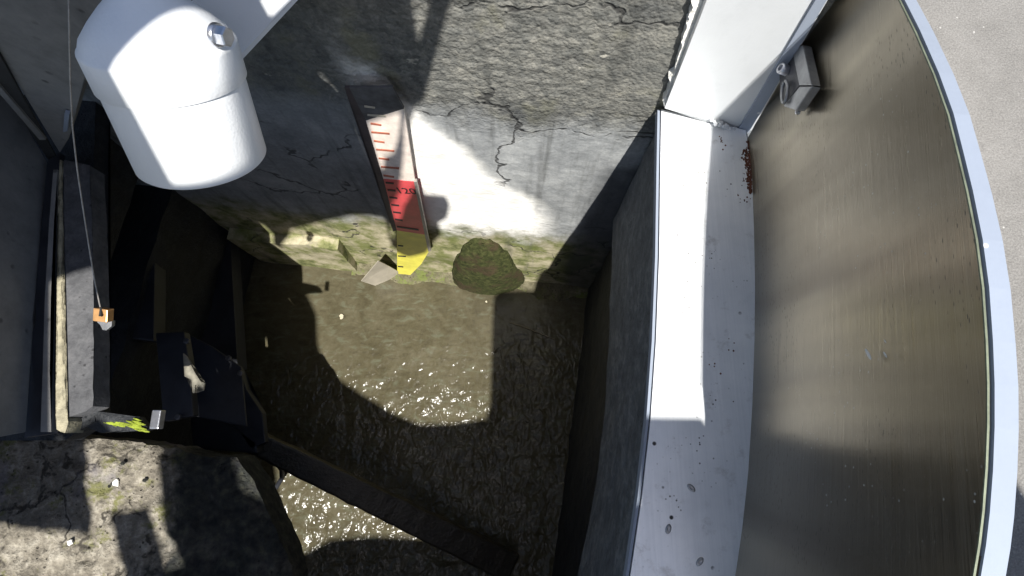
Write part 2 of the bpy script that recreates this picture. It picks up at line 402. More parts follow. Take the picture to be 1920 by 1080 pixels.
M = dict(
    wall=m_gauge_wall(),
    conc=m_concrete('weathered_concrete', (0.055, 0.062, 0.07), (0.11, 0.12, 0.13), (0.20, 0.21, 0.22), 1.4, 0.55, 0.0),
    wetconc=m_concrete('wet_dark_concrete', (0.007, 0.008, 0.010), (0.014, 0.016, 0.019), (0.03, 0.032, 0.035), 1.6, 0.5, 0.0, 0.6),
    block=m_block('broken_old_concrete', (0.07, 0.062, 0.05), (0.20, 0.18, 0.145), (0.40, 0.37, 0.31), 1.3, 0.9, 0.08, 0.9, 0.3, (0.13, 0.13, 0.05)),
    ground=m_ground(), water=m_water(), steel=m_brushed(), flange=m_flange(),
    white=m_paint('white_powder_coat', (0.80, 0.815, 0.83), 0.45, 0, 0, pebble=0.09, dirt=0.12),
    jamb=m_paint('white_painted_steel', (0.56, 0.58, 0.60), 0.42, 0.1, 0.25, (0.18, 0.17, 0.16), dirt=0.18),
    rim=m_paint('rim_galvanised', (0.24, 0.275, 0.34), 0.8, 0.1, 0.35, (0.9, 0.9, 0.9), dirt=0.15),
    greyslab=m_concrete('painted_grey_plate', (0.14, 0.138, 0.136), (0.20, 0.197, 0.192), (0.24, 0.235, 0.225), 0.7, 0.12, 0.0, 0.6, 0.3),
    darksteel=m_plain('dark_painted_steel', (0.020, 0.022, 0.029), 0.55, 0.2, 0.35, 25),
    kerb=m_concrete('grey_mortar', (0.045, 0.046, 0.05), (0.078, 0.079, 0.084), (0.12, 0.12, 0.125), 1.2, 0.35, 0.0, 0.8, 0.2),
    cream=m_plain('flaking_cream_paint', (0.27, 0.245, 0.17), 0.7, 0, 0.4, 60, bump=0.4),
    timber=m_plain('wet_brown_timber', (0.020, 0.016, 0.009), 0.5, 0, 0.5, 30, bump=0.5),
    dark_grey=m_plain('dark_grey_board', (0.085, 0.085, 0.09), 0.6, 0, 0.5, 40),
    red=m_plain('red_gauge_enamel', (0.62, 0.075, 0.085), 0.35, 0, 0.15, 30),
    yellow=m_plain('yellow_gauge_enamel', (0.72, 0.66, 0.10), 0.35, 0, 0.15, 30),
    pale=m_plain('weathered_pale_board', (0.80, 0.70, 0.62), 0.5, 0, 0.2, 55),
    flap=m_plain('unpainted_board_back', (0.40, 0.365, 0.30), 0.6, 0, 0.15, 25),
    edge=m_plain('maroon_board_edge', (0.06, 0.048, 0.05), 0.6, 0, 0.3, 40),
    black=m_plain('black_print', (0.012, 0.012, 0.014), 0.5, 0, 0.1, 40),
    chrome=m_plain('zinc_plated_steel', (0.55, 0.56, 0.60), 0.28, 0.9, 0.15, 120),
    latch=m_plain('dull_stainless_latch', (0.30, 0.305, 0.315), 0.4, 0.75, 0.25, 60),
    latchdark=m_plain('grimy_latch_steel', (0.07, 0.072, 0.08), 0.5, 0.5, 0.3, 60),
    brass=m_plain('copper_brass', (0.62, 0.34, 0.14), 0.35, 0.6, 0.2, 60),
    wire=m_plain('grey_wire', (0.30, 0.28, 0.26), 0.45, 0.5, 0.3, 200),
    moss=m_olive(),  # plain dark olive colour for the mound
    bark=m_plain('brown_rock', (0.075, 0.06, 0.035), 0.9, 0, 0.4, 40, 0.2, 0.8),
    rust=m_plain('rust', (0.11, 0.045, 0.028), 0.9, 0, 0.5, 90, 0.2, 0.8),
    dark=m_plain('blackened_slot', (0.02, 0.02, 0.02), 0.8, 0, 0.3, 40),
    whitish=m_plain('white_mortar', (0.80, 0.79, 0.75), 0.8, 0, 0.12, 60, 0.2, 0.6),
    twig=m_plain('pale_brown_twig', (.22, .19, .13), .8),
    leaf=m_plain('bleached_leaf', (0.42, 0.38, 0.28), 0.7, 0, 0.2, 60),
    gobo=m_plain('grey_gobo_sheet', (0.10, 0.10, 0.105), 0.6, 0.3, 0.2, 20),
    humps=m_concrete('algae_on_stone', (0.16, 0.18, 0.07), (0.27, 0.28, 0.13), (0.38, 0.36, 0.22), 1.2, 0.4, 0.3),
    mossy=m_plain('yellow_green_algae', (0.22, 0.27, 0.03), 0.8, 0, 0.5, 60, 0.2, 0.8),
)

# ------------------------------------------------------------------ setting: ground and water
def loc(u, v, z): return W0 + E1 * u + E2 * v + E3 * z      # a point by metres along the wall, towards the wall, up
XL, XR, YB = -1.45, 0.36, -1.25                            # the well's outline in those metres
bm = bmesh.new()
R_ = 40
inn = [loc(XL, YB, -0.012), loc(XR, YB, -0.012), loc(XR, 0.32, -0.012), loc(XL, 0.32, -0.012)]
outp = [V((-R_, -R_, -0.012)), V((R_, -R_, -0.012)), V((R_, R_, -0.012)), V((-R_, R_, -0.012))]
a = [bm.verts.new(p) for p in inn]; b = [bm.verts.new(p) for p in outp]
for i in range(4): bm.faces.new((b[i], b[(i + 1) % 4], a[(i + 1) % 4], a[i]))
structure(link('ground', bm, M['ground']))

wat = link('water', slab([loc(XL - .1, YB - .1, 0) - W0, loc(XR, YB - .1, 0) - W0, loc(XR, .06, 0) - W0, loc(XL - .1, .06, 0) - W0], V((0, 0, -0.01))), M['water'])
wat.location = (W0.x, W0.y, ZW); wat['kind'] = 'structure'
for v in wat.data.vertices: pass

# ------------------------------------------------------------------ the gauge wall
RW = Matrix((E1, E2, E3)).transposed().to_4x4()
def set_local(o, origin, R=RW):
    """move the mesh into a local frame so its texture follows the wall"""
    Mx = Matrix.Translation(origin) @ R
    o.data.transform(Mx.inverted()); o.matrix_world = Mx
    return o
bm = bmesh.new()
nu, nz = 380, 400
u0, u1, z0, z1 = -1.05, 0.30, -0.96, 0.42
grid = []
for j in range(nz + 1):
    row = []
    for i in range(nu + 1):
        u = u0 + (u1 - u0) * i / nu; z = z0 + (z1 - z0) * j / nz
        k = max(0, min(1, (z + 0.10 + .05 * noise.noise(V((u * 6, 3, z * 6)))) / 0.08))
        q = V((u, 0, z))
        d = (0.0006 + 0.0011 * k) * noise.fractal(q * 70, 0.7, 2.1, 4) + 0.002 * noise.noise(q * 9.0) + 0.006 * noise.noise(q * 3.0)
        d += 0.002 * k * min(0, noise.noise(V((u * 14, 7, z * 40 + u * 16))) + .12)
        if z < -0.60: d -= 0.012 * (0.5 + 0.5 * noise.noise(q * 8 + V((3, 0, 0)))) * min(1, (-0.60 - z) / 0.12)
        if abs(u - 0.14) < 0.13 and z > -0.03: d *= max(0.15, 1 - (0.13 - abs(u - 0.14)) * 9)
        row.append(bm.verts.new(loc(u, d, z)))
    grid.append(row)
for j in range(nz):
    for i in range(nu): bm.faces.new((grid[j][i], grid[j][i + 1], grid[j + 1][i + 1], grid[j + 1][i]))
bk = [bm.verts.new(loc(u, 0.30, z)) for u, z in ((u0, z0), (u1, z0), (u1, z1), (u0, z1))]
bm.faces.new(bk)
bm.faces.new(grid[0][::-1] + [bk[0], bk[1]][0:2]) if False else None
c00, c10, c11, c01 = grid[0][0], grid[0][-1], grid[-1][-1], grid[-1][0]
bm.faces.new([r for r in grid[-1]] + [bk[2], bk[3]])
bm.faces.new([grid[j][0] for j in range(nz + 1)] + [bk[3], bk[0]])
bm.faces.new([grid[j][-1] for j in range(nz + 1)] + [bk[2], bk[1]])
gw = thing('gauge_wall', 'rough mossy concrete end wall of the well carrying the staff gauge', 'wall')
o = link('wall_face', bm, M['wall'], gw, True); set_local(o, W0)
# white mortar fillet in the corner by the steel jamb
fr = [(1338, -60), (1306, 20), (1290, 62), (1272, 120), (1257, 165), (1250, 204)]
fl_ = [(1308, -60), (1296, 20), (1282, 66), (1268, 120), (1254, 158), (1244, 200)]
fl_, fr = [[a0 for a0 in rough_loop([V((x, y, 0)) for x, y in q], 6, 0, 0, (len(q) - 1,))] for q in (fl_, fr)]
nf = min(len(fl_), len(fr))
ra = [at_w(fl_[int(k * (len(fl_) - 1) / (nf - 1))].x + 9 * noise.fractal(V((k * .45, 0, 0)), 1, 2, 3), fl_[int(k * (len(fl_) - 1) / (nf - 1))].y, .010) for k in range(nf)]
rb = [at_w(fr[int(k * (len(fr) - 1) / (nf - 1))].x + 12, fr[int(k * (len(fr) - 1) / (nf - 1))].y, .006) for k in range(nf)]
link('mortar_fillet', add_strip(bmesh.new(), ra, rb, E2 * 0.03), M['whitish'], gw)

# ------------------------------------------------------------------ stainless side: sill, jamb, panel
sill_in = [(1262, 60), (1246, 140), (1240, 205), (1238, 330), (1236, 480), (1230, 640), (1220, 785), (1204, 930), (1182, 1080), (1160, 1200), (1130, 1330)]
sill_out = [(1392, 205), (1402, 258), (1413, 330), (1418, 430), (1420, 540), (1419, 640), (1415, 760), (1407, 890), (1395, 1000), (1382, 1080), (1359, 1200), (1332, 1330)]
frame = thing('steel_sill_frame', 'pale galvanised steel sill and white jamb framing the right side of the well', 'door frame')
sin3 = [at_z(*p) for p in sill_in[2:]]; sout3 = [at_z(*p) for p in sill_out[1:]]
cfar = at_z(1334, 226)
bm = bmesh.new(); si = [along(sin3, k / 40) for k in range(41)]; so_ = [along([at_z(1398, 244)] + sout3[1:], k / 40) for k in range(41)]
rows = [[bm.verts.new(a0.lerp(b0, k / 8)) for k in range(9)] for a0, b0 in zip(si, so_)]
for r0, r1 in zip(rows, rows[1:]):
    for k in range(8): bm.faces.new((r0[k], r0[k + 1], r1[k + 1], r1[k]))
r_ = bmesh.ops.extrude_face_region(bm, geom=bm.faces[:])
for v in [g_ for g_ in r_['geom'] if isinstance(g_, bmesh.types.BMVert)]: v.co.z -= .006
flo = link('sill_plate', bm, M['flange'], frame)
# turned-down inner edge of the sill
inner = [p + V((-0.0015, 0, -0.001)) for p in sin3]
bm = bmesh.new()
add_strip(bm, inner, [p + V((-0.003, 0, 0)) for p in inner], V((0, 0, -0.012)))
link('sill_lip', bm, M['rim'], frame)
# jamb: a pressed steel post against the end wall
JP = sin3[0] - E2 * 0.012                    # its face passes the sill's corner
def at_j(px, py, off=0.0): return at_pl(px, py, JP - E2 * off, E2)
jp = [at_j(*p) for p in ((1246, 203), (1334, 226), (1402, 256), (1556, -8), (1640, -150), (1372, -120), (1318, 20), (1290, 90))]
jo = link('jamb', slab(jp, E2 * 0.05), M['jamb'], frame); bevel(jo, 0.0015, 1)
# inner fold line and stop strip of the jamb, next to the panel
js = [at_j(x, y, .0035) for x, y in ((1380, 250), (1400, 255), (1554, -6), (1640, -152), (1622, -152), (1533, -6))]
link('jamb_stop', slab(js, E2 * 0.003), M['rim'], frame)
# weld beads and grime in the corner
bm = bmesh.new()
for i in range(26):
    t = i / 25; p = at_j(1336 + 66 * t, 225 + 30 * t, .003)
    bmesh.ops.create_icosphere(bm, subdivisions=1, radius=0.0035 * random.uniform(.6, 1.4), matrix=Matrix.Translation(p + V((random.uniform(-.002, .002), random.uniform(-.004, .001), 0.001))))
link('weld', bm, M['jamb'], frame, True)
# rust scab on the sill by the panel
bm = bmesh.new()
for i in range(420):
    t = random.random(); y = 264 + 98 * t
    w = 14 + 20 * math.sin(min(1, t * 1.15) * math.pi)
    x = 1409 - abs(random.gauss(0, .42)) * w * (.55 + .5 * noise.noise(V((y * .09, 2, 0))))
    if x < 1340: continue
    p = at_z(x, y)
    bmesh.ops.create_icosphere(bm, subdivisions=1, radius=random.uniform(.0004, .0015), matrix=Matrix.Translation(p) @ Matrix.Diagonal((1, random.uniform(1, 2), .4, 1)))
for cx_, cy_, nn, sd in ((1392, 376, 9, 5), (1352, 262, 8, 8), (1336, 690, 4, 8), (1370, 650, 5, 12)):
    for i in range(nn):
        p = at_z(cx_ + random.gauss(0, sd), cy_ + random.gauss(0, sd))
        bmesh.ops.create_icosphere(bm, subdivisions=1, radius=random.uniform(.0006, .0014), matrix=Matrix.Translation(p) @ Matrix.Diagonal((1, 1, .5, 1)))
link('rust_scab', bm, M['rust'], frame)
# worn rivets of the sill
for px, py in ((1296, 915), (1253, 992), (1312, 1053)):
    bm = bmesh.new(); p = at_z(px, py)
    add_lathe(bm, p, E3, [(0, .0062), (.0006, .0058), (.0012, .0036), (.0008, .002), (.0008, .0005)], 14)
    bmesh.ops.scale(bm, vec=V((.5, .85, 1)), verts=bm.verts, space=Matrix.Translation(-p))
    bmesh.ops.rotate(bm, verts=bm.verts, cent=p, matrix=Matrix.Rotation(px * .1, 3, 'Z'))
    link('rivet', bm, M['latch'], frame, True)

# the panel stands on the sill's outer edge
A = at_z(1400, 258); Bp = at_j(1552, 0)             # foot and upper end of its end edge
h0 = at_z(1378, 1080)
PN = (h0 - A).cross(E3).normalized()
if PN.x > 0: PN = -PN                        # faces the well
def at_p(px, py, off=0.0): return at_pl(px, py, A + PN * off, PN)
hinge = [(1403, 258), (1410, 330), (1414, 430), (1416, 540), (1415, 640), (1411, 760), (1403, 890), (1391, 1000), (1379, 1080), (1356, 1200)]
rimc = [(1630, -140), (1692, 0), (1722, 60), (1757, 140), (1784, 215), (1803, 290), (1820, 360), (1838, 450), (1850, 540), (1857, 640), (1860, 720), (1860, 800), (1857, 880), (1851, 960), (1844, 1020), (1834, 1080), (1812, 1200)]
panel = thing('steel_side_panel', 'tall brushed stainless steel panel standing on the right edge of the sill', 'panel')
foot = [at_z(*p) for p in hinge]; head = [at_p(*p) for p in rimc]
bm = bmesh.new(); fr_, bk_ = [], []
for i in range(49):
    f_, h_ = along(foot, i / 48) - E3 * .004, along(head, i / 48)
    row = [f_.lerp(h_, k / 12) for k in range(13)]
    fr_.append([bm.verts.new(p) for p in row]); bk_.append([bm.verts.new(p - PN * .004) for p in row])
for g_ in (fr_, bk_):
    for i in range(48):
        for k in range(12): bm.faces.new((g_[i][k], g_[i + 1][k], g_[i + 1][k + 1], g_[i][k + 1]))
for i in range(48):
    for k in (0, 12): bm.faces.new((fr_[i][k], fr_[i + 1][k], bk_[i + 1][k], bk_[i][k]))
for k in range(12):
    for i in (0, 48): bm.faces.new((fr_[i][k], fr_[i][k + 1], bk_[i][k + 1], bk_[i][k]))
o = link('sheet', bm, M['steel'], panel, True)
ex = (h0 - A).normalized(); ez = ex.cross(PN).normalized()
if ez.z < 0: ez = -ez
RP = Matrix((ex, PN, ez)).transposed().to_4x4()
set_local(o, A, RP)
uv = o.data.uv_layers.new(name='UVMap')
for lp in o.data.loops:
    co = o.data.vertices[lp.vertex_index].co; uv.data[lp.index].uv = (co.x, co.z)
# folded rim along its top edge
outr = -PN; outr.z = 0; outr.normalize()
rp = [at_p(*p) + E3 * .0016 for p in rimc]
wd = [.0085 + .0035 * min(1, i / 10) for i in range(len(rp))]
bm = bmesh.new()
add_strip(bm, rp, [p + outr * w for p, w in zip(rp, wd)], V((0, 0, -0.003)))
r = link('rim', bm, M['rim'], panel)
bm = bmesh.new()
dn = [p + PN * .0012 - E3 * .0016 for p in rp]
add_strip(bm, dn, [p - ez * .0010 for p in dn], PN * .0012)
link('rim_seal', bm, m_plain('greenish_seal', (.15, .17, .12), .5, .2, .3, 80), panel)
# water splash marks (dried lime)
bm = bmesh.new()
for px, py, s_ in ((1628, 664, 1.0), (1660, 665, .5), (1742, 62, 1.1), (1660, 640, .3)):
    p = at_p(px, py, .0004)
    if px == 1742: continue
    add_slab(bm, [p + ex * (.0045 * s_ * math.cos(t)) + ez * (.0016 * s_ * math.sin(t) + .0030 * s_ * math.cos(t)) for t in [k * .6283 for k in range(10)]], PN * .0003)
link('splash', bm, M['whitish'], panel)
# latch riveted to the panel beside the jamb
lt = bpy.data.objects.new('latch', None); COL.objects.link(lt); lt.parent = panel
q = [at_p(x, y, .010) for x, y in ((1461, 116), (1483, 80), (1499, 160), (1471, 199), (1462, 180))]
bevel(link('cover', slab(q, -PN * .0085), M['latchdark'], lt), .001)
q = [at_p(x, y, .011) for x, y in ((1482, 80), (1505, 86), (1521, 160), (1498, 160))]
bevel(link('side_plate', slab(q, -PN * .009), M['latch'], lt), .001)
q = [at_p(x, y, .011) for x, y in ((1499, 162), (1522, 162), (1492, 207), (1468, 199))]
bevel(link('end_plate', slab(q, -PN * .009), M['latch'], lt), .001)
p = at_p(1476, 133, .010)
bm = bmesh.new(); add_lathe(bm, p, PN + E3 * .4, [(0, .0055), (.009, .0055), (.0095, .005), (.0095, .0032), (.006, .003)], 20)
link('knob', bm, M['chrome'], lt, True)
bm = bmesh.new()
cc = at_p(1471, 172, .014)
add_tube(bm, [cc + ex * (.012 * math.cos(t)) + ez * (.006 * math.sin(t)) for t in [k * .35 for k in range(19)]], .0016, 8)
link('hasp_ring', bm, M['latch'], lt, True)
bm = bmesh.new()
add_box(bm, at_p(1477, 76, .005), ex * .005, PN * .005, ez * .005)
bevel(link('keeper', bm, M['latchdark'], lt), .001)
for px, py in ((1526, 158), (1499, 210)):
    bm = bmesh.new(); add_lathe(bm, at_p(px, py, 0), PN, [(0, .0028), (.003, .0028), (.004, .0015)], 10)
    link('stud', bm, M['chrome'], lt, True)

# ------------------------------------------------------------------ channel walls
rw = thing('channel_wall', 'dark stained concrete side wall of the well below the pale steel sill', 'wall')
def wall_grid(pa, pb, zt, zb, back, nx, nz_, amp, seed):
    """a rough upright face from PA to PB between two heights, closed towards BACK"""
    bm = bmesh.new(); g = []
    n = back.normalized()
    for j in range(nz_ + 1):
        row = []
        for i in range(nx + 1):
            p = (along(pa, i / nx) if pb is None else pa.lerp(pb, i / nx)) + E3 * (zt + (zb - zt) * j / nz_)
            row.append(bm.verts.new(p + n * amp * (noise.fractal(p * 14 + V((seed, 0, 0)), 1, 2, 4))))
        g.append(row)
    for j in range(nz_):
        for i in range(nx): bm.faces.new((g[j][i], g[j][i + 1], g[j + 1][i + 1], g[j + 1][i]))
    k = [bm.verts.new(v.co + back) for v in (g[0][0], g[0][-1], g[-1][-1], g[-1][0])]
    bm.faces.new(k); bm.faces.new(g[0] + [k[1], k[0]]); bm.faces.new(g[-1] + [k[2], k[3]])
    bm.faces.new([r[0] for r in g] + [k[3], k[0]]); bm.faces.new([r[-1] for r in g] + [k[2], k[1]])
    return bm
s0, s1 = sin3[0] + E1 * .004, sin3[-1] + E1 * .004
s1 = s1 + (s1 - s0).normalized() * 0.7
s0 = s0 - (s1 - s0).normalized() * -0.006
rpath = [V((p.x, p.y, 0)) + E1 * (.004 + .006 * min(1, k / 5)) for k, p in enumerate(sin3)]
rpath = [s0] + rpath[1:] + [s1]
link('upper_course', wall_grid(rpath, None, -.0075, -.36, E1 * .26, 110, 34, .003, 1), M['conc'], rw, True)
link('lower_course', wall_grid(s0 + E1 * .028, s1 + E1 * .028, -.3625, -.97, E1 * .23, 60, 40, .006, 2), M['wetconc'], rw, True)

lw = thing('channel_wall', 'black wet concrete side wall of the well opposite the steel panel', 'wall')
la = loc(-.80, .02, 0); lb = loc(-.80, YB, 0)
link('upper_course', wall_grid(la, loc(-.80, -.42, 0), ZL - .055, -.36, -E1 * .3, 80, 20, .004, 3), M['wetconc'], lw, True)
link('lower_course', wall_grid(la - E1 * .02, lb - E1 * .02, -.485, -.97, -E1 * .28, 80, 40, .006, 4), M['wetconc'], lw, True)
bw = wall_grid(loc(XR, YB, 0), loc(XL - .05, YB, 0), -.016, -.97, -E2 * .2, 40, 30, .006, 5)
tag(link('channel_wall', bw, M['wetconc']), 'concrete back wall of the well behind the camera, opposite the gauge', 'wall')

# ------------------------------------------------------------------ left side: apron slab, cabinet plates, kerb
ls = thing('steel_cabinet_side', 'shaded grey steel plates with a dark track on the left edge of the well', 'panel')
def at_zl(px, py, z=0.0): return at_z(px, py, ZL + z)
LJ = at_zl(112, 288)
def at_lj(px, py, off=0.0): return at_pl(px, py, LJ - E2 * off, E2)
q = [at_lj(x, y) for x, y in ((112, 288), (2, 108), (-120, -110), (330, -110), (250, 0), (190, 60), (152, 140), (142, 215), (128, 262))]
bevel(link('jamb_plate', slab(q, E2 * .05), M['greyslab'], ls), .002)
q = [at_lj(x, y, .004) for x, y in ((108, 300), (92, 302), (-30, 118), (-150, -70), (-120, -110), (2, 108))]
link('track', slab(q, E2 * .003), M['dark'], ls)
q = [at_lj(x, y, .007) for x, y in ((86, 262), (74, 262), (-30, 142), (-30, 128))]
link('track_rail', slab(q, E2 * .003), M['greyslab'], ls)
q = [at_lj(x, y, .006) for x, y in ((118, 248), (121, 212), (130, 214), (126, 246))]
link('clip', slab(q, E2 * .005), M['rim'], ls)
# standing panel along the left edge
LA = at_zl(72, 300); LB = at_lj(-20, 110); LH = at_zl(48, 800)
LN = (LH - LA).cross(E3).normalized()
if LN.x < 0: LN = -LN
def at_lp(px, py, off=0.0): return at_pl(px, py, LA + LN * off, LN)
q = [at_lp(x, y) for x, y in ((88, 304), (76, 420), (64, 560), (54, 700), (48, 810), (-60, 830), (-200, 800), (-220, 100), (-22, 112))]
bevel(link('side_plate', slab(q, -LN * .006), M['greyslab'], ls), .002)
q = [at_zl(x, y, -.004) for x, y in ((112, 286), (90, 300), (78, 420), (66, 560), (56, 700), (46, 820), (108, 812), (103, 700), (104, 560), (108, 420))]
link('sill_strip', slab(q, V((0, 0, -.01))), M['darksteel'], ls)
q = [at_zl(x, y, .004) for x, y in ((100, 318), (92, 420), (84, 560), (80, 700), (76, 810), (96, 810), (93, 700), (95, 560), (101, 420), (108, 318))]
link('edge_bar', slab(q, V((0, 0, -.008))), M['greyslab'], ls)
q = [at_lp(x, y, .003) for x, y in ((86, 402), (90, 402), (72, 600), (68, 640), (64, 600))]
link('seam', slab(q, -LN * .002), M['dark'], ls)

dk = [at_zl(x, y, -.022) for x, y in ((176, 292), (176, 500), (178, 790), (120, 826), (-20, 826))]
dk = [loc(-1.5, .05, 0), loc(-.74, .05, 0)] + dk + [dk[-1] - E1 * .7]
dk = [V((p.x, p.y, ZL - .022)) for p in dk]
tag(link('deck_slab', slab(dk, V((0, 0, -.03))), M['wetconc']), 'dark concrete deck slab carrying the grey plates and the mortar kerb', 'slab')
kb = thing('mortar_kerb', 'narrow grey mortar kerb with flaking cream edge, half in sun', 'kerb')
q = [at_zl(x, y, .0) for x, y in ((120, 300), (116, 420), (119, 530), (119, 640), (120, 740), (128, 782), (160, 772), (174, 762), (176, 640), (174, 500), (172, 400), (168, 310))]
q = rough_loop(q, .012, .0015, 4)
bevel(link('body', slab(q, V((0, 0, -.03))), M['kerb'], kb), .004, 3)
q = [at_zl(x, y, .002) for x, y in ((112, 300), (110, 480), (108, 640), (106, 740), (106, 805), (122, 812), (128, 790), (116, 740), (115, 640), (115, 500), (115, 300))]
q = rough_loop(q, .006, .0025, 6)
bevel(link('flaking_edge', slab(q, V((0, 0, -.03))), M['cream'], kb), .002)
q = [at_zl(x, y, -.012) for x, y in ((106, 806), (124, 812), (140, 800), (136, 788), (128, 786))]
bevel(link('broken_end', slab(rough_loop(q, .005, .002, 9), V((0, 0, -.03))), M['kerb'], kb), .002)

# sloping algae-stained apron at the foot of the kerb, and a cut pipe stub
q = [at_zl(x, y, z) for x, y, z in ((140, 792, -.02), (175, 770, -.02), (262, 782, -.03), (280, 806, -.03), (236, 806, -.03), (190, 812, -.03))]
ap = tag(link('sloping_ledge', slab(q, V((0, 0, -.010))), M['wetconc']), 'dark sloping concrete ledge at the foot of the mortar kerb', 'ledge')
bm = bmesh.new()
for i in range(70):
    t = random.random(); x = 190 + 80 * t; y = 789 + 14 * t * random.uniform(.4, 1.1) + random.gauss(0, 3) * (.4 + t)
    p = at_zl(x, y, -.027)
    a1 = random.uniform(.002, .006)
    bmesh.ops.create_icosphere(bm, subdivisions=1, radius=1, matrix=Matrix.Translation(p) @ Matrix.Rotation(-.25, 4, 'Z') @ Matrix.Diagonal((a1 * 1.8, a1 * .35, .0015, 1)))
tag(link('algae_streaks', bm, M['mossy'], None, True), 'bright yellow-green algae streaks on the sloping ledge', 'algae', kind='stuff')
bm = bmesh.new(); p = at_zl(272, 786, .0)
add_box(bm, p + V((0, 0, -.026)), V((.0062, 0, 0)), V((0, .0125, 0)), V((0, 0, .006)))
bevel(tag(link('steel_post_stub', bm, M['chrome']), 'short square grey steel stub beside the algae streaks', 'post'), .0015)

# ------------------------------------------------------------------ broken concrete block, lower left
def top_grid(poly, z, n=110, amp=.006, seed=0, depth=1.0):
    """an irregular block: a rough top inside POLY (points in world x, y) and sheer sides"""
    xs = [p.x for p in poly]; ys = [p.y for p in poly]
    pts2 = [V((p.x, p.y)) for p in poly]
    edges = [(i, (i + 1) % len(poly)) for i in range(len(poly))]
    def inside(x, y):
        c = False
        for i in range(len(poly)):
            a_, b_ = poly[i], poly[i - 1]
            if (a_.y > y) != (b_.y > y) and x < (b_.x - a_.x) * (y - a_.y) / (b_.y - a_.y) + a_.x: c = not c
        return c
    st = (max(xs) - min(xs)) / n
    extra = []
    y = min(ys)
    while y < max(ys):
        x = min(xs)
        while x < max(xs):
            xx, yy = x + random.uniform(-.3, .3) * st, y + random.uniform(-.3, .3) * st
            if inside(xx, yy) and min(((pts2[a_] + pts2[b_]) / 2 - V((xx, yy))).length for a_, b_ in edges) > st * .6: extra.append(V((xx, yy)))
            x += st
        y += st
    vs, es, fs, *_ = delaunay_2d_cdt(pts2 + extra, edges, [], 1, 1e-6)
    bm = bmesh.new(); bv = []
    for p in vs:
        q = V((p.x, p.y, 0))
        ed = min((pts2[i] - p).length for i in range(len(pts2)))
        d = amp * noise.fractal(q * 22 + V((seed, 0, 0)), .9, 2, 5) + amp * 1.2 * noise.noise(q * 7)
        d -= .010 * max(0, 1 - ed / .02)
        bv.append(bm.verts.new((p.x, p.y, z + d)))
    for f in fs:
        try: bm.faces.new([bv[i] for i in f])
        except ValueError: pass
    bd = [e for e in bm.edges if e.is_boundary]
    r = bmesh.ops.extrude_edge_only(bm, edges=bd)
    for v in [g for g in r['geom'] if isinstance(g, bmesh.types.BMVert)]: v.co.z = z - depth
    return bm
pb = [at_z(x, y, ZB) for x, y in ((-320, 812), (60, 806), (160, 824), (225, 826), (290, 836), (380, 856), (440, 858), (472, 905), (496, 960), (528, 1030), (545, 1090), (549, 1120), (-320, 1150))]
pb = rough_loop(pb, .010, .004, 12)
blk = tag(link('concrete_block', top_grid(pb, ZB, 150, .008, 3, .08), M['block'], None, False), 'broken weathered concrete block with chipped sunlit top at the lower left of the well', 'concrete block')
# chips lying on it
for k, (px, py, r_) in enumerate(((218, 905, .006), (230, 868, .004), (272, 900, .004), (131, 1017, .005), (205, 912, .003))):
    bm = bmesh.new(); bmesh.ops.create_icosphere(bm, subdivisions=2, radius=r_)
    for v in bm.verts: v.co = v.co * (1 + .5 * noise.noise(v.co * 300 + V((k * 5, 0, 0)))); v.co.z *= .6
    o = link('stone_chip', bm, M['whitish'] if k in (0, 3) else M['block']); o.location = at_z(px, py, ZB + .004)
    tag(o, ('white pebble chip in the middle of the sunlit block top', 'small grey chip near the far edge of the concrete block', 'buff chip beside the white pebble on the concrete block', 'white pebble on the pale lower left corner of the block', 'tiny chip just left of the white pebble mid block')[k], 'stone', 'stone chips on the concrete block')

# ------------------------------------------------------------------ dark steel framing on the left wall
def ledge(name, label, px0, py0, px1, py1, z, w, h, cat='steel rail'):
    p, q = at_z(px0, py0, z), at_z(px1, py1, z)
    bm = bmesh.new(); add_slab(bm, [p, q, q - E1 * w, p - E1 * w], V((0, 0, -h)))
    return bevel(tag(link(name, bm, M['darksteel']), label, cat), .003)
ledge('steel_rail', 'upper dark steel rail running along the left well wall', 292, 340, 288, 640, -.50, .10, .04)
ledge('steel_rail', 'lower dark steel rail beneath the upper rail on the left well wall', 425, 330, 446, 690, -.74, .12, .05)
br = thing('steel_bracket', 'stepped dark steel bracket bolted under the two rails', 'bracket')
q = [at_z(x, y, -.44) for x, y in ((292, 624), (345, 622), (356, 690), (362, 780), (306, 790))]
bevel(link('upper_plate', slab(q, V((0, 0, -.02))), M['darksteel'], br), .002)
q = [at_z(x, y, -.62) for x, y in ((400, 690), (448, 686), (462, 730), (492, 775), (497, 830), (470, 842), (440, 800), (408, 790))]
bevel(link('lower_plate', slab(q, V((0, 0, -.02))), M['darksteel'], br), .002)
q = [at_z(x, y, -.52) for x, y in ((344, 622), (398, 650), (452, 688), (462, 800), (360, 780))]
bevel(link('web', slab(q, V((0, 0, -.006))), M['darksteel'], br), .002)
q = [at_z(x, y, -.425) for x, y in ((343, 662), (350, 668), (366, 700), (376, 715), (384, 718), (381, 732), (377, 722), (366, 722), (365, 737), (361, 737), (359, 712), (346, 706))]
tagpts = q
link('torn_tag', slab(q, V((0, 0, -.003))), m_plain('dull_tan_paint', (.23, .215, .17), .8, 0, .3, 60), br)
for px, py in ((336, 782), (352, 640), (430, 672), (452, 700)):
    bm = bmesh.new(); add_lathe(bm, at_z(px, py, -.435 if px < 360 else -.515), E3, [(0, .006), (.006, .006), (.007, .004)], 6)
    link('bolt', bm, M['latchdark'], br)
q = [at_z(x, y, -.62) for x, y in ((356, 784), (384, 776), (440, 800), (480, 828), (482, 850), (362, 842))]
bevel(tag(link('steel_shoe', slab(q, V((0, 0, -.05))), M['darksteel']), 'dark steel shoe plate holding the upper end of the brown beam', 'steel plate'), .003)

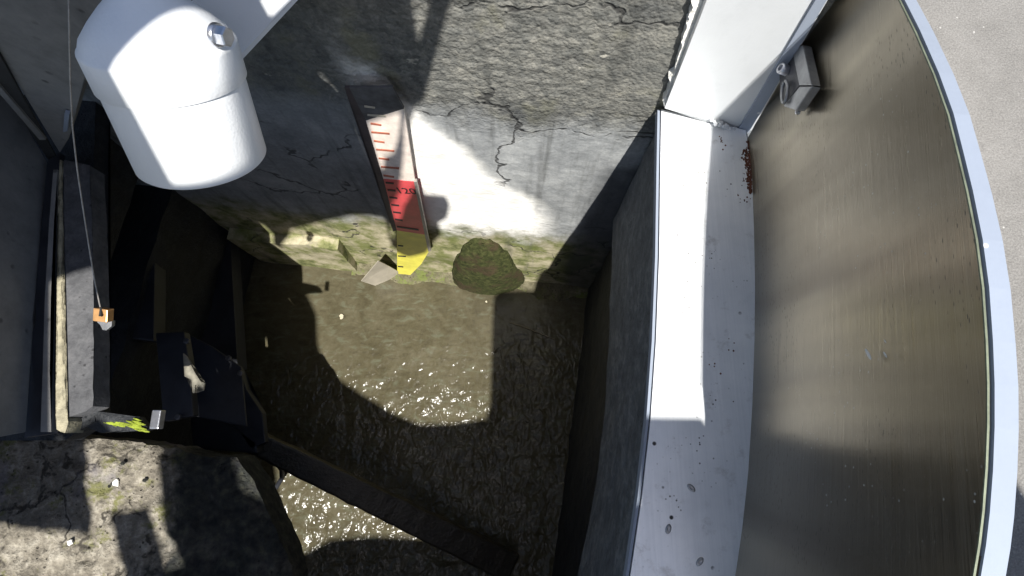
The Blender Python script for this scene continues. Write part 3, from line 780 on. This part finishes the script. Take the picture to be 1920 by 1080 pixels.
# brown beam slanting down across the well
ba, bb_ = at_z(470, 824, -.66), at_z(960, 1064, -.86)
bt = (bb_ - ba).normalized(); bs = bt.cross(E3).normalized(); bu = bs.cross(bt).normalized()
bm = bmesh.new()
n = 40; rings = []
for i in range(n + 1):
    c_ = ba.lerp(bb_, i / n); hw = .026 + .010 * (i / n)
    ring = []
    for sx, sy in ((-1, -1), (1, -1), (1, 1), (-1, 1)):
        p = c_ + bs * hw * sx + bu * .015 * sy
        p += .003 * noise.noise_vector(p * 30)
        ring.append(bm.verts.new(p))
    rings.append(ring)
for q_, s_ in zip(rings, rings[1:]):
    for k in range(4): bm.faces.new((q_[k], q_[(k + 1) % 4], s_[(k + 1) % 4], s_[k]))
bm.faces.new(rings[0]); bm.faces.new(rings[-1])
bevel(tag(link('timber_beam', bm, M['timber']), 'wet brown timber beam slanting down into the water across the well', 'beam'), .006)
# thin cable hanging beside the block edge
p0, p1 = at_z(516, 858, -.30), at_z(532, 880, -.7)
bm = bmesh.new(); add_tube(bm, [at_z(512, 862, -.74), at_z(519, 868, -.76), at_z(528, 880, -.79), at_z(529, 896, -.82), at_z(518, 914, -.85)], .006, 8)
tag(link('cable', bm, M['darksteel'], None, True), 'black cable drooping past the corner of the concrete block', 'cable')

# ------------------------------------------------------------------ staff gauge on the wall
def at_g(px, py, off=0.0): return at_w(px, py, .026 + off)
sg = thing('staff_gauge', 'red and yellow staff gauge board marked 120 fixed to the end wall', 'staff gauge')
def board(name, pix, m, th=.004, off=0.0): return link(name, slab([at_g(x, y, off) for x, y in pix], E2 * th), m, sg)
board('dark_section', ((655, 165), (735, 165), (757, 204), (686, 226)), M['dark_grey'])  # upper part of the board, in a darker grey
board('weathered_section', ((686, 226), (757, 204), (778, 341), (719, 336)), M['pale'])
rd = board('red_section', ((719, 336), (778, 341), (797, 440), (744, 432)), M['red'], off=.001)
yl = board('yellow_section', ((744, 432), (797, 440), (805, 470), (790, 495), (768, 517), (745, 531)), M['yellow'], off=.001)
board('board_edge', ((646, 165), (655, 165), (690, 232), (719, 336), (744, 432), (737, 434), (708, 336), (676, 240)), M['edge'], off=-.001)
board('side_rail', ((776, 341), (781, 341), (808, 470), (803, 472)), m_plain('rail_alloy', (.35, .33, .30), .5, .4), .006, off=.004)
# the foot of the board is bent forward and shows its pale back
fl = [at_g(746, 508, .0), at_g(746, 531, .0), at_g(722, 541, .03), at_g(677, 526, .055), at_g(709, 488, .03), at_g(729, 498, .012)]
bm = bmesh.new(); v = [bm.verts.new(p) for p in fl]
bm.faces.new((v[0], v[1], v[2], v[5])); bm.faces.new((v[5], v[2], v[3], v[4]))
fo = link('bent_foot', bm, M['flap'], sg); sm = fo.modifiers.new('thickness', 'SOLIDIFY'); sm.thickness = .002
# graduation ticks
def lerp2(a, b, t): return (a[0] + (b[0] - a[0]) * t, a[1] + (b[1] - a[1]) * t)
for i in range(7):
    t = (i + .4) / 7
    l = lerp2((719, 336), (744, 432), t); r_ = lerp2((778, 341), (797, 440), t)
    w = .80 if i == 6 else .30
    e = lerp2(l, r_, w); l2 = lerp2(l, r_, .04)
    bm = bmesh.new(); add_slab(bm, [at_g(l2[0], l2[1], .002), at_g(e[0], e[1], .002), at_g(e[0] + .4, e[1] + 2.6, .002), at_g(l2[0] + .4, l2[1] + 2.6, .002)], E2 * .0008)
    link('tick', bm, M['black'], rd)
for i in range(4):
    t = (i + .5) / 4
    l = lerp2((745, 450), (745, 528), t); w = 10 + 5 * (i % 2)
    bm = bmesh.new(); add_slab(bm, [at_g(l[0] + 1, l[1], .002), at_g(l[0] + 1 + w, l[1] + 1, .002), at_g(l[0] + 1 + w, l[1] + 3, .002), at_g(l[0] + 1, l[1] + 2, .002)], E2 * .0008)
    link('tick', bm, M['black'], yl)
faded = m_plain('faded_red_print', (.40, .13, .08), .6, 0, .4, 60)
for i in range(9):
    t = (i + .5) / 9
    l = lerp2((666, 190), (719, 336), t); l = (max(l[0], 690 + (l[1] - 232) * .28) if l[1] > 232 else l[0] + 12, l[1])
    w = 22 + 14 * (i % 2)
    bm = bmesh.new(); add_slab(bm, [at_g(l[0] + 2, l[1], .0012), at_g(l[0] + w, l[1] + 3, .0012), at_g(l[0] + w, l[1] + 6, .0012), at_g(l[0] + 2, l[1] + 3, .0012)], E2 * .0008)
    link('tick', bm, faded if i > 1 else M['flap'], sg)
def text_mesh(body, o, ux, uy, h, m, parent, name):
    cu = bpy.data.curves.new(name, 'FONT'); cu.body = body; cu.size = 1; cu.extrude = .02
    ob = bpy.data.objects.new(name, cu); COL.objects.link(ob)
    bpy.context.view_layer.update()
    me = bpy.data.meshes.new_from_object(ob.evaluated_get(bpy.context.evaluated_depsgraph_get()))
    bpy.data.objects.remove(ob)
    n_ = ux.cross(uy)
    for v in me.vertices: v.co = o + ux * v.co.x * h + uy * v.co.y * h * 1.25 + n_ * v.co.z * h * .5
    return link(name, me, m, parent)
g0, g1 = at_g(745, 362, .0024), at_g(780, 364, .0024)
gx = (g1 - g0).normalized(); gz = (at_g(741, 343, .0024) - at_g(745, 362, .0024)); gz = (gz - gx * gz.dot(gx)).normalized()
text_mesh('120', g0, gx, gz, (g1 - g0).length * .74, M['black'], rd, 'numerals')
# ------------------------------------------------------------------ foot of the end wall: ledge, dark mound, debris
q = [at_pl(x, y, W0 - E2 * .05, E2) for x, y in ((500, 432), (648, 415), (655, 497), (556, 496), (520, 496))]
q = rough_loop(q, .02, .002, 5)
bm = bmesh.new()
zt_, zb_ = -.70, ZW - .03
add_slab(bm, [loc(-.80, -.055, zb_), loc(-.515, -.05, zb_), loc(-.51, -.05, zt_ + .0), loc(-.58, -.05, zt_ + .01), loc(-.66, -.052, zt_), loc(-.80, -.055, zt_)], E2 * .07)
bmesh.ops.translate(bm, verts=bm.verts, vec=E2 * .018)
bmesh.ops.subdivide_edges(bm, edges=bm.edges[:], cuts=9, use_grid_fill=True)
for v in bm.verts: v.co += noise.noise_vector(v.co * 10) * .004 + noise.noise_vector(v.co * 40) * .0012
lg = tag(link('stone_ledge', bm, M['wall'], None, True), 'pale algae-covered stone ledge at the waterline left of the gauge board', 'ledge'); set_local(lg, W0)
bm = bmesh.new(); g = []
for j in range(17):
    row = []
    for i in range(121):
        u = -.53 + .69 * i / 120; w = j / 16
        wd_ = .075 + .03 * noise.noise(V((u * 9, 0, 0)))
        zz_ = ZW + .034 * (1 - w) ** 1.3 - .006 + .010 * noise.fractal(V((u * 30, w * 3, 5)), 1, 2, 4) * (1.2 - w)
        row.append(bm.verts.new(loc(u, -wd_ * w + .012, zz_)))
    g.append(row)
for j in range(16):
    for i in range(120): bm.faces.new((g[j][i], g[j][i + 1], g[j + 1][i + 1], g[j + 1][i]))
so2 = link('silt', bm, m_concrete('silty_algae', (0.05, 0.045, 0.025), (0.11, 0.10, 0.06), (0.20, 0.18, 0.12), 1.5, 0.6, 0.3, 0.7, 0.4, (0.10, 0.12, 0.03)), None, True)
tag(so2, 'brown green silt lying along the foot of the end wall', 'silt', kind='stuff')
def mound(name, c, rx, ry, rz, m, seed, amp=.35, sub=5):
    bm = bmesh.new(); bmesh.ops.create_icosphere(bm, subdivisions=sub, radius=1)
    for v in bm.verts:
        k = 1 + amp * (noise.fractal(v.co * 1.6 + V((seed, 0, 0)), 1, 2, 3)) + .035 * noise.fractal(v.co * 10 + V((seed, 0, 0)), .8, 2, 4)
        v.co = V((v.co.x * rx, v.co.y * ry, v.co.z * rz)) * k
    o = link(name, bm, m, None, True); o.location = c; return o
tag(mound('dark_mound', at_w(922, 548, .002), .118, .060, .50, M['moss'], 4, .05), 'round dark green mound against the foot of the end wall', 'mound')  # dark olive lump set against the wall
for k, (px, py, sx) in enumerate(((641, 594, .008), (912, 566, .003))):
    bm = bmesh.new(); p = at_z(px, py, ZW + .003)
    add_slab(bm, [p + V((math.cos(t) * sx * random.uniform(.5, 1.2), math.sin(t) * sx * random.uniform(.5, 1.2), .001)) for t in [j * .7 for j in range(9)]], V((0, 0, .0015)))
    tag(link('leaf_scrap', bm, M['leaf']), ('pale torn leaf floating left of centre on the sunlit water', 'tiny pale scrap floating just below the dark mound', 'tiny pale scrap at the left shadow edge of the water', 'small pale scrap in the middle of the sunlit water', 'tiny scrap near the right of the sunlit water')[k], 'leaf', 'scraps floating on the water')
bm = bmesh.new(); add_tube(bm, [at_z(x, y, ZW + .004) for x, y in ((955, 604), (985, 614), (1010, 624), (1040, 636))], .0016, 6)
tag(link('twig', bm, M['twig'], None, True), 'thin pale twig lying on the shaded water by the side wall', 'twig')

# ------------------------------------------------------------------ white sensor housing
cb = at_s(381, 297, .474)          # centre of the bottom rim
ct = at_s(321, 139, .4225)           # centre of the seam
ax = (ct - cb).normalized(); L = (ct - cb).length
RB = .0524; RB0 = .0530
sr = thing('level_sensor', 'white cylindrical level sensor housing with domed cap hanging over the well', 'sensor')
bm = bmesh.new(); add_lathe(bm, cb, ax, [(0, RB0 - .004), (.0008, RB0 - .0014), (.0024, RB0), (L + .012, RB)], 96)
link('housing', bm, M['white'], sr, True)
bm = bmesh.new(); RC = .0546; RTOP = .0546
add_lathe(bm, ct - ax * .004, ax, [(0, RB + .0003), (0, RC - .0003), (.0003, RC), (.0262, RTOP), (.0276, RTOP - .0004), (.0286, RTOP - .0016), (.035, RTOP * .91), (.045, RTOP * .74), (.055, RTOP * .54), (.064, RTOP * .33), (.069, .014), (.070, .004)], 96)
link('cap', bm, M['white'], sr, True)
def on_cyl(px, py, R0):
    """where the pixel's ray meets the cap's cylinder"""
    d = ray(px, py).normalized(); o = CAM - ct
    dp = d - ax * d.dot(ax); op = o - ax * o.dot(ax)
    A_, B_, C_ = dp.dot(dp), 2 * dp.dot(op), op.dot(op) - R0 * R0
    disc = B_ * B_ - 4 * A_ * C_
    s_ = (-B_ - math.sqrt(max(disc, 0))) / (2 * A_); p = CAM + d * s_
    nn = (p - ct); nn = (nn - ax * nn.dot(ax)).normalized()
    return p, nn
def bolt(px, py):
    p, nn = on_cyl(px, py, RC)
    bo = bpy.data.objects.new('bolt', None); COL.objects.link(bo); bo.parent = sr
    bm = bmesh.new(); add_lathe(bm, p - nn * .002, nn, [(0, .0085), (.0028, .0085), (.0034, .008)], 28); link('washer', bm, M['chrome'], bo, True)
    bm = bmesh.new(); add_lathe(bm, p + nn * .0015, nn, [(0, .0072), (.0065, .0072), (.0075, .0064)], 6)
    link('head', bm, M['chrome'], bo)
    bm = bmesh.new(); add_lathe(bm, p + nn * .0082, nn, [(0, .0036), (.0006, .0036)], 6)
    link('socket', bm, M['dark'], bo)
bolt(408, 66)
bm = bmesh.new()
a_, b_ = frame_for(ax)
p, nn = on_cyl(170, 140, RC); side = (RT - ax * RT.dot(ax)).normalized()
pb_ = ct + ax * .010 - side * RC
add_lathe(bm, pb_ + side * .002, -side, [(0, .009), (.004, .009), (.004, .0065), (.011, .0065), (.012, .005)], 12)
link('bolt', bm, M['chrome'], sr)
# mounting arm behind the housing
q = [at_s(x, y, s) for x, y, s in ((425, 130, .52), (552, -6, .52), (700, -160, .52), (560, -160, .52), (360, 0, .52), (360, 100, .52))]
arm = bevel(link('mounting_arm', slab(q, V((0, 0, -.006))), M['white'], sr), .001)

# ------------------------------------------------------------------ wire with its brass weight
wp = [at_s(x, y, s) for x, y, s in ((128, -40, .44), (130, 60, .46), (132, 160, .49), (136, 240, .515), (145, 320, .54), (157, 400, .56), (168, 470, .58), (178, 530, .595), (188, 576, .605))]
top = wp[0] + (wp[0] - wp[1]).normalized() * .2
bm = bmesh.new(); add_tube(bm, [top] + wp, .0007, 6)
tag(link('wire', bm, M['wire'], None, True), 'thin grey wire hanging down past the white sensor housing', 'wire')
wt = thing('brass_weight', 'small brass padlock-like weight hanging on the wire end', 'weight')
c_ = at_s(194, 590, .605)
nrm = (V((.1, -.35, 1))).normalized(); rx = E1; ry = nrm.cross(rx).normalized()
bm = bmesh.new(); add_box(bm, c_, rx * .0085, ry * .0075, nrm * .006)
bevel(link('body', bm, M['brass'], wt), .0012)
bm = bmesh.new(); c2 = at_s(196, 606, .612)
add_slab(bm, [c2 + rx * x * .0085 + ry * y * .008 for x, y in ((-1, .4), (1, .4), (1, -.3), (.3, -1), (-.2, -1), (-.6, -.3), (-1, 0))], nrm * -.006)
link('clip', bm, M['latch'], wt)
bm = bmesh.new(); add_tube(bm, [c_ + nrm * .006 + rx * .002, c_ + nrm * .010 + rx * .003, at_s(190, 578, .6)], .0014, 8); link('eye', bm, M['dark'], wt, True)

# ------------------------------------------------------------------ unseen sheet added above the camera, its holes cut to shape the sunlight
ZR = 1.0
def up(p): return p - SD * ((ZR - p.z) / 1.0)          # where the sun's ray to P crosses the sheet
def shade(pix):
    out = []
    for it in pix:
        k, x, y = it
        p = {'w': lambda: at_w(x, y), 'g': lambda: at_g(x, y), 'a': lambda: at_z(x, y, ZW), 'z': lambda: at_z(x, y, 0.0), 'k': lambda: at_z(x, y, ZL), 'b': lambda: at_z(x, y, ZB), 'l': lambda: at_w(x, y, .05),
             'j': lambda: at_j(x, y)}[k]()
        out.append(up(p).to_2d())
    return out
edge = shade([('w', 848, 0), ('w', 822, 90), ('w', 797, 188), ('w', 779, 204), ('w', 768, 240), ('g', 757, 293), ('g', 752, 335), ('g', 749, 362), ('g', 738, 379), ('g', 734, 389), ('g', 741, 414), ('g', 752, 412),
    ('g', 758, 388), ('g', 772, 365), ('g', 779, 346), ('w', 797, 366), ('w', 836, 369), ('w', 843, 385), ('w', 838, 409), ('w', 822, 418), ('w', 827, 440), ('w', 812, 455), ('w', 803, 468),
    ('g', 786, 478), ('g', 766, 482), ('g', 748, 474), ('w', 737, 462), ('w', 730, 446), ('w', 725, 425), ('w', 720, 408), ('w', 695, 404), ('l', 640, 412), ('l', 585, 423), ('l', 518, 440),
    ('a', 545, 478), ('a', 560, 530), ('a', 580, 560), ('a', 594, 592), ('a', 596, 645), ('a', 612, 697), ('a', 640, 715), ('a', 690, 747), ('a', 740, 777), ('a', 788, 797), ('a', 850, 795), ('a', 912, 786), ('a', 919, 760), ('a', 921, 690), ('a', 923, 610), ('a', 926, 556), ('a', 940, 547), ('a', 985, 545), ('a', 1002, 546)])
f1 = shade([('z', 1222, 784), ('z', 1318, 786), ('z', 1324, 797), ('z', 1332, 797)])
gsh = [up(at_z(1876, 912)).to_2d(), up(at_z(1906, 884)).to_2d(), up(at_z(1990, 1010)).to_2d()]
far_l = V((-1.7, .55)); 
outline = [V((edge[0].x, .25)), *edge, V((.214, f1[0].y)), *f1, V((gsh[0].x - .05, f1[-1].y - .03)), *gsh, V((2.4, -1.05)), V((2.4, -1.9)), V((-1.7, -1.9)), V((-1.7, .25))]
holes = [
    shade([('w', 773, 0), ('w', 808, 0), ('w', 798, 40), ('w', 787, 88), ('w', 782, 60)]),
    shade([('g', 691, 232), ('g', 751, 208), ('g', 750, 245), ('g', 745, 270), ('g', 738, 288), ('g', 722, 296), ('g', 719, 318), ('g', 714, 318), ('g', 704, 285)]),
    shade([('w', 735, 418), ('w', 741, 424), ('w', 741, 440), ('w', 737, 450), ('w', 732, 438), ('w', 731, 424)]),
    shade([('b', 158, 818), ('b', 295, 818), ('b', 297, 880), ('b', 303, 960), ('b', 318, 1010), ('b', 346, 1062), ('b', 312, 1070), ('b', 278, 952), ('b', 206, 964), ('b', 232, 1090), ('b', -60, 1110), ('b', -60, 975), ('b', 60, 992), ('b', 168, 1006), ('b', 172, 960), ('b', 163, 900)]),
    shade([('k', 100, 528), ('k', 140, 512), ('k', 185, 500), ('k', 185, 775), ('k', 160, 800), ('k', 132, 818), ('k', 100, 812)]),
    shade([('a', 514, 856), ('a', 560, 862), ('a', 650, 918), ('a', 830, 1016), ('a', 780, 1010), ('a', 700, 1006), ('a', 620, 1012), ('a', 548, 1050), ('a', 528, 960)]),
]
def at_h(px, py, z): return up(at_z(px, py, z)).to_2d()
holes.append([at_h(x, y, ZL - .024) for x, y in ((188, 786), (250, 786), (283, 766), (285, 806), (210, 808))])
tc_ = sum(tagpts, V()) / len(tagpts)
holes.append([up(tc_.lerp(p, .94)).to_2d() for p in tagpts])
holes.append([up(at_s(x, y, .605)).to_2d() for x, y in ((178, 576), (210, 576), (212, 622), (184, 612))])
# the light that falls on the sensor housing comes through a hole cut for it in the added sheet: outline of the housing seen from the sun
def hull(pts):
    pts = sorted((p.x, p.y) for p in pts); lo = []; hi = []
    for lst, seq in ((lo, pts), (hi, pts[::-1])):
        for p in seq:
            while len(lst) > 1 and (lst[-1][0] - lst[-2][0]) * (p[1] - lst[-2][1]) - (lst[-1][1] - lst[-2][1]) * (p[0] - lst[-2][0]) <= 0: lst.pop()
            lst.append(p)
    return [V(p) for p in lo[:-1] + hi[:-1]]
ring = []
for k in range(48):
    t = k * math.pi / 24; rr = a_ * math.cos(t) + b_ * math.sin(t)
    ring += [cb + ax * .004 + rr * RB0 * .955, ct + ax * .012 + rr * RC * .96, ct + ax * .026 + rr * RTOP * .97, ct + ax * .048 + rr * RTOP * .76, ct + ax * .072 + rr * RTOP * .3]
hl = hull([up(p).to_2d() for p in ring])
def on_body(px, py):
    p, nn = on_cyl(px, py, RB); return p
cut = [up(on_cyl(240, 187, RB)[0]).to_2d(), up(on_cyl(272, 270, RB)[0]).to_2d(), up(on_cyl(328, 352, RB)[0]).to_2d(), up(on_cyl(207, 128, RC)[0]).to_2d()]
print('cut', cut, 'hull x', min(p.x for p in hl), max(p.x for p in hl), min(p.y for p in hl), max(p.y for p in hl))
def clip_half(poly, p, q):
    """keep what lies on the larger-x side of the line p-q"""
    n_ = V((q.y - p.y, p.x - q.x))
    if n_.x < 0: n_ = -n_
    out = []
    for i in range(len(poly)):
        a1, b1 = poly[i], poly[(i + 1) % len(poly)]; da, db = (a1 - p).dot(n_), (b1 - p).dot(n_)
        if da >= 0: out.append(a1)
        if da * db < 0: out.append(a1.lerp(b1, da / (da - db)))
    return out
hl = clip_half(hl, cut[0], cut[2])
hl = clip_half(hl, cut[3], up(on_cyl(250, 10, RC)[0]).to_2d())
holes.append(hl)
holes.append([up(at_s(x, y, .52)).to_2d() for x, y in ((490, 0), (508, 33), (548, -6), (640, -110), (560, -110))])
pts = []; cons = []
for lp in [outline] + holes:
    k = len(pts); pts += lp; cons += [(k + i, k + (i + 1) % len(lp)) for i in range(len(lp))]
vs, es, fs, *_ = delaunay_2d_cdt(pts, cons, [], 0, 1e-7)
def inpoly(p, poly):
    c = False
    for i in range(len(poly)):
        a1, b1 = poly[i], poly[i - 1]
        if (a1.y > p.y) != (b1.y > p.y) and p.x < (b1.x - a1.x) * (p.y - a1.y) / (b1.y - a1.y) + a1.x: c = not c
    return c
bm = bmesh.new(); bv = [bm.verts.new((p.x, p.y, ZR)) for p in vs]
for f in fs:
    c = sum((V(vs[i]) for i in f), V((0, 0))) / len(f)
    if inpoly(c, outline) and not any(inpoly(c, h) for h in holes): bm.faces.new([bv[i] for i in f])
r_ = bmesh.ops.extrude_face_region(bm, geom=bm.faces[:])
for v in [g for g in r_['geom'] if isinstance(g, bmesh.types.BMVert)]: v.co.z += .004
tag(link('gobo_sheet', bm, M['gobo']), 'grey sheet added unseen over the well, cut to shape its sun and shadows', 'gobo')
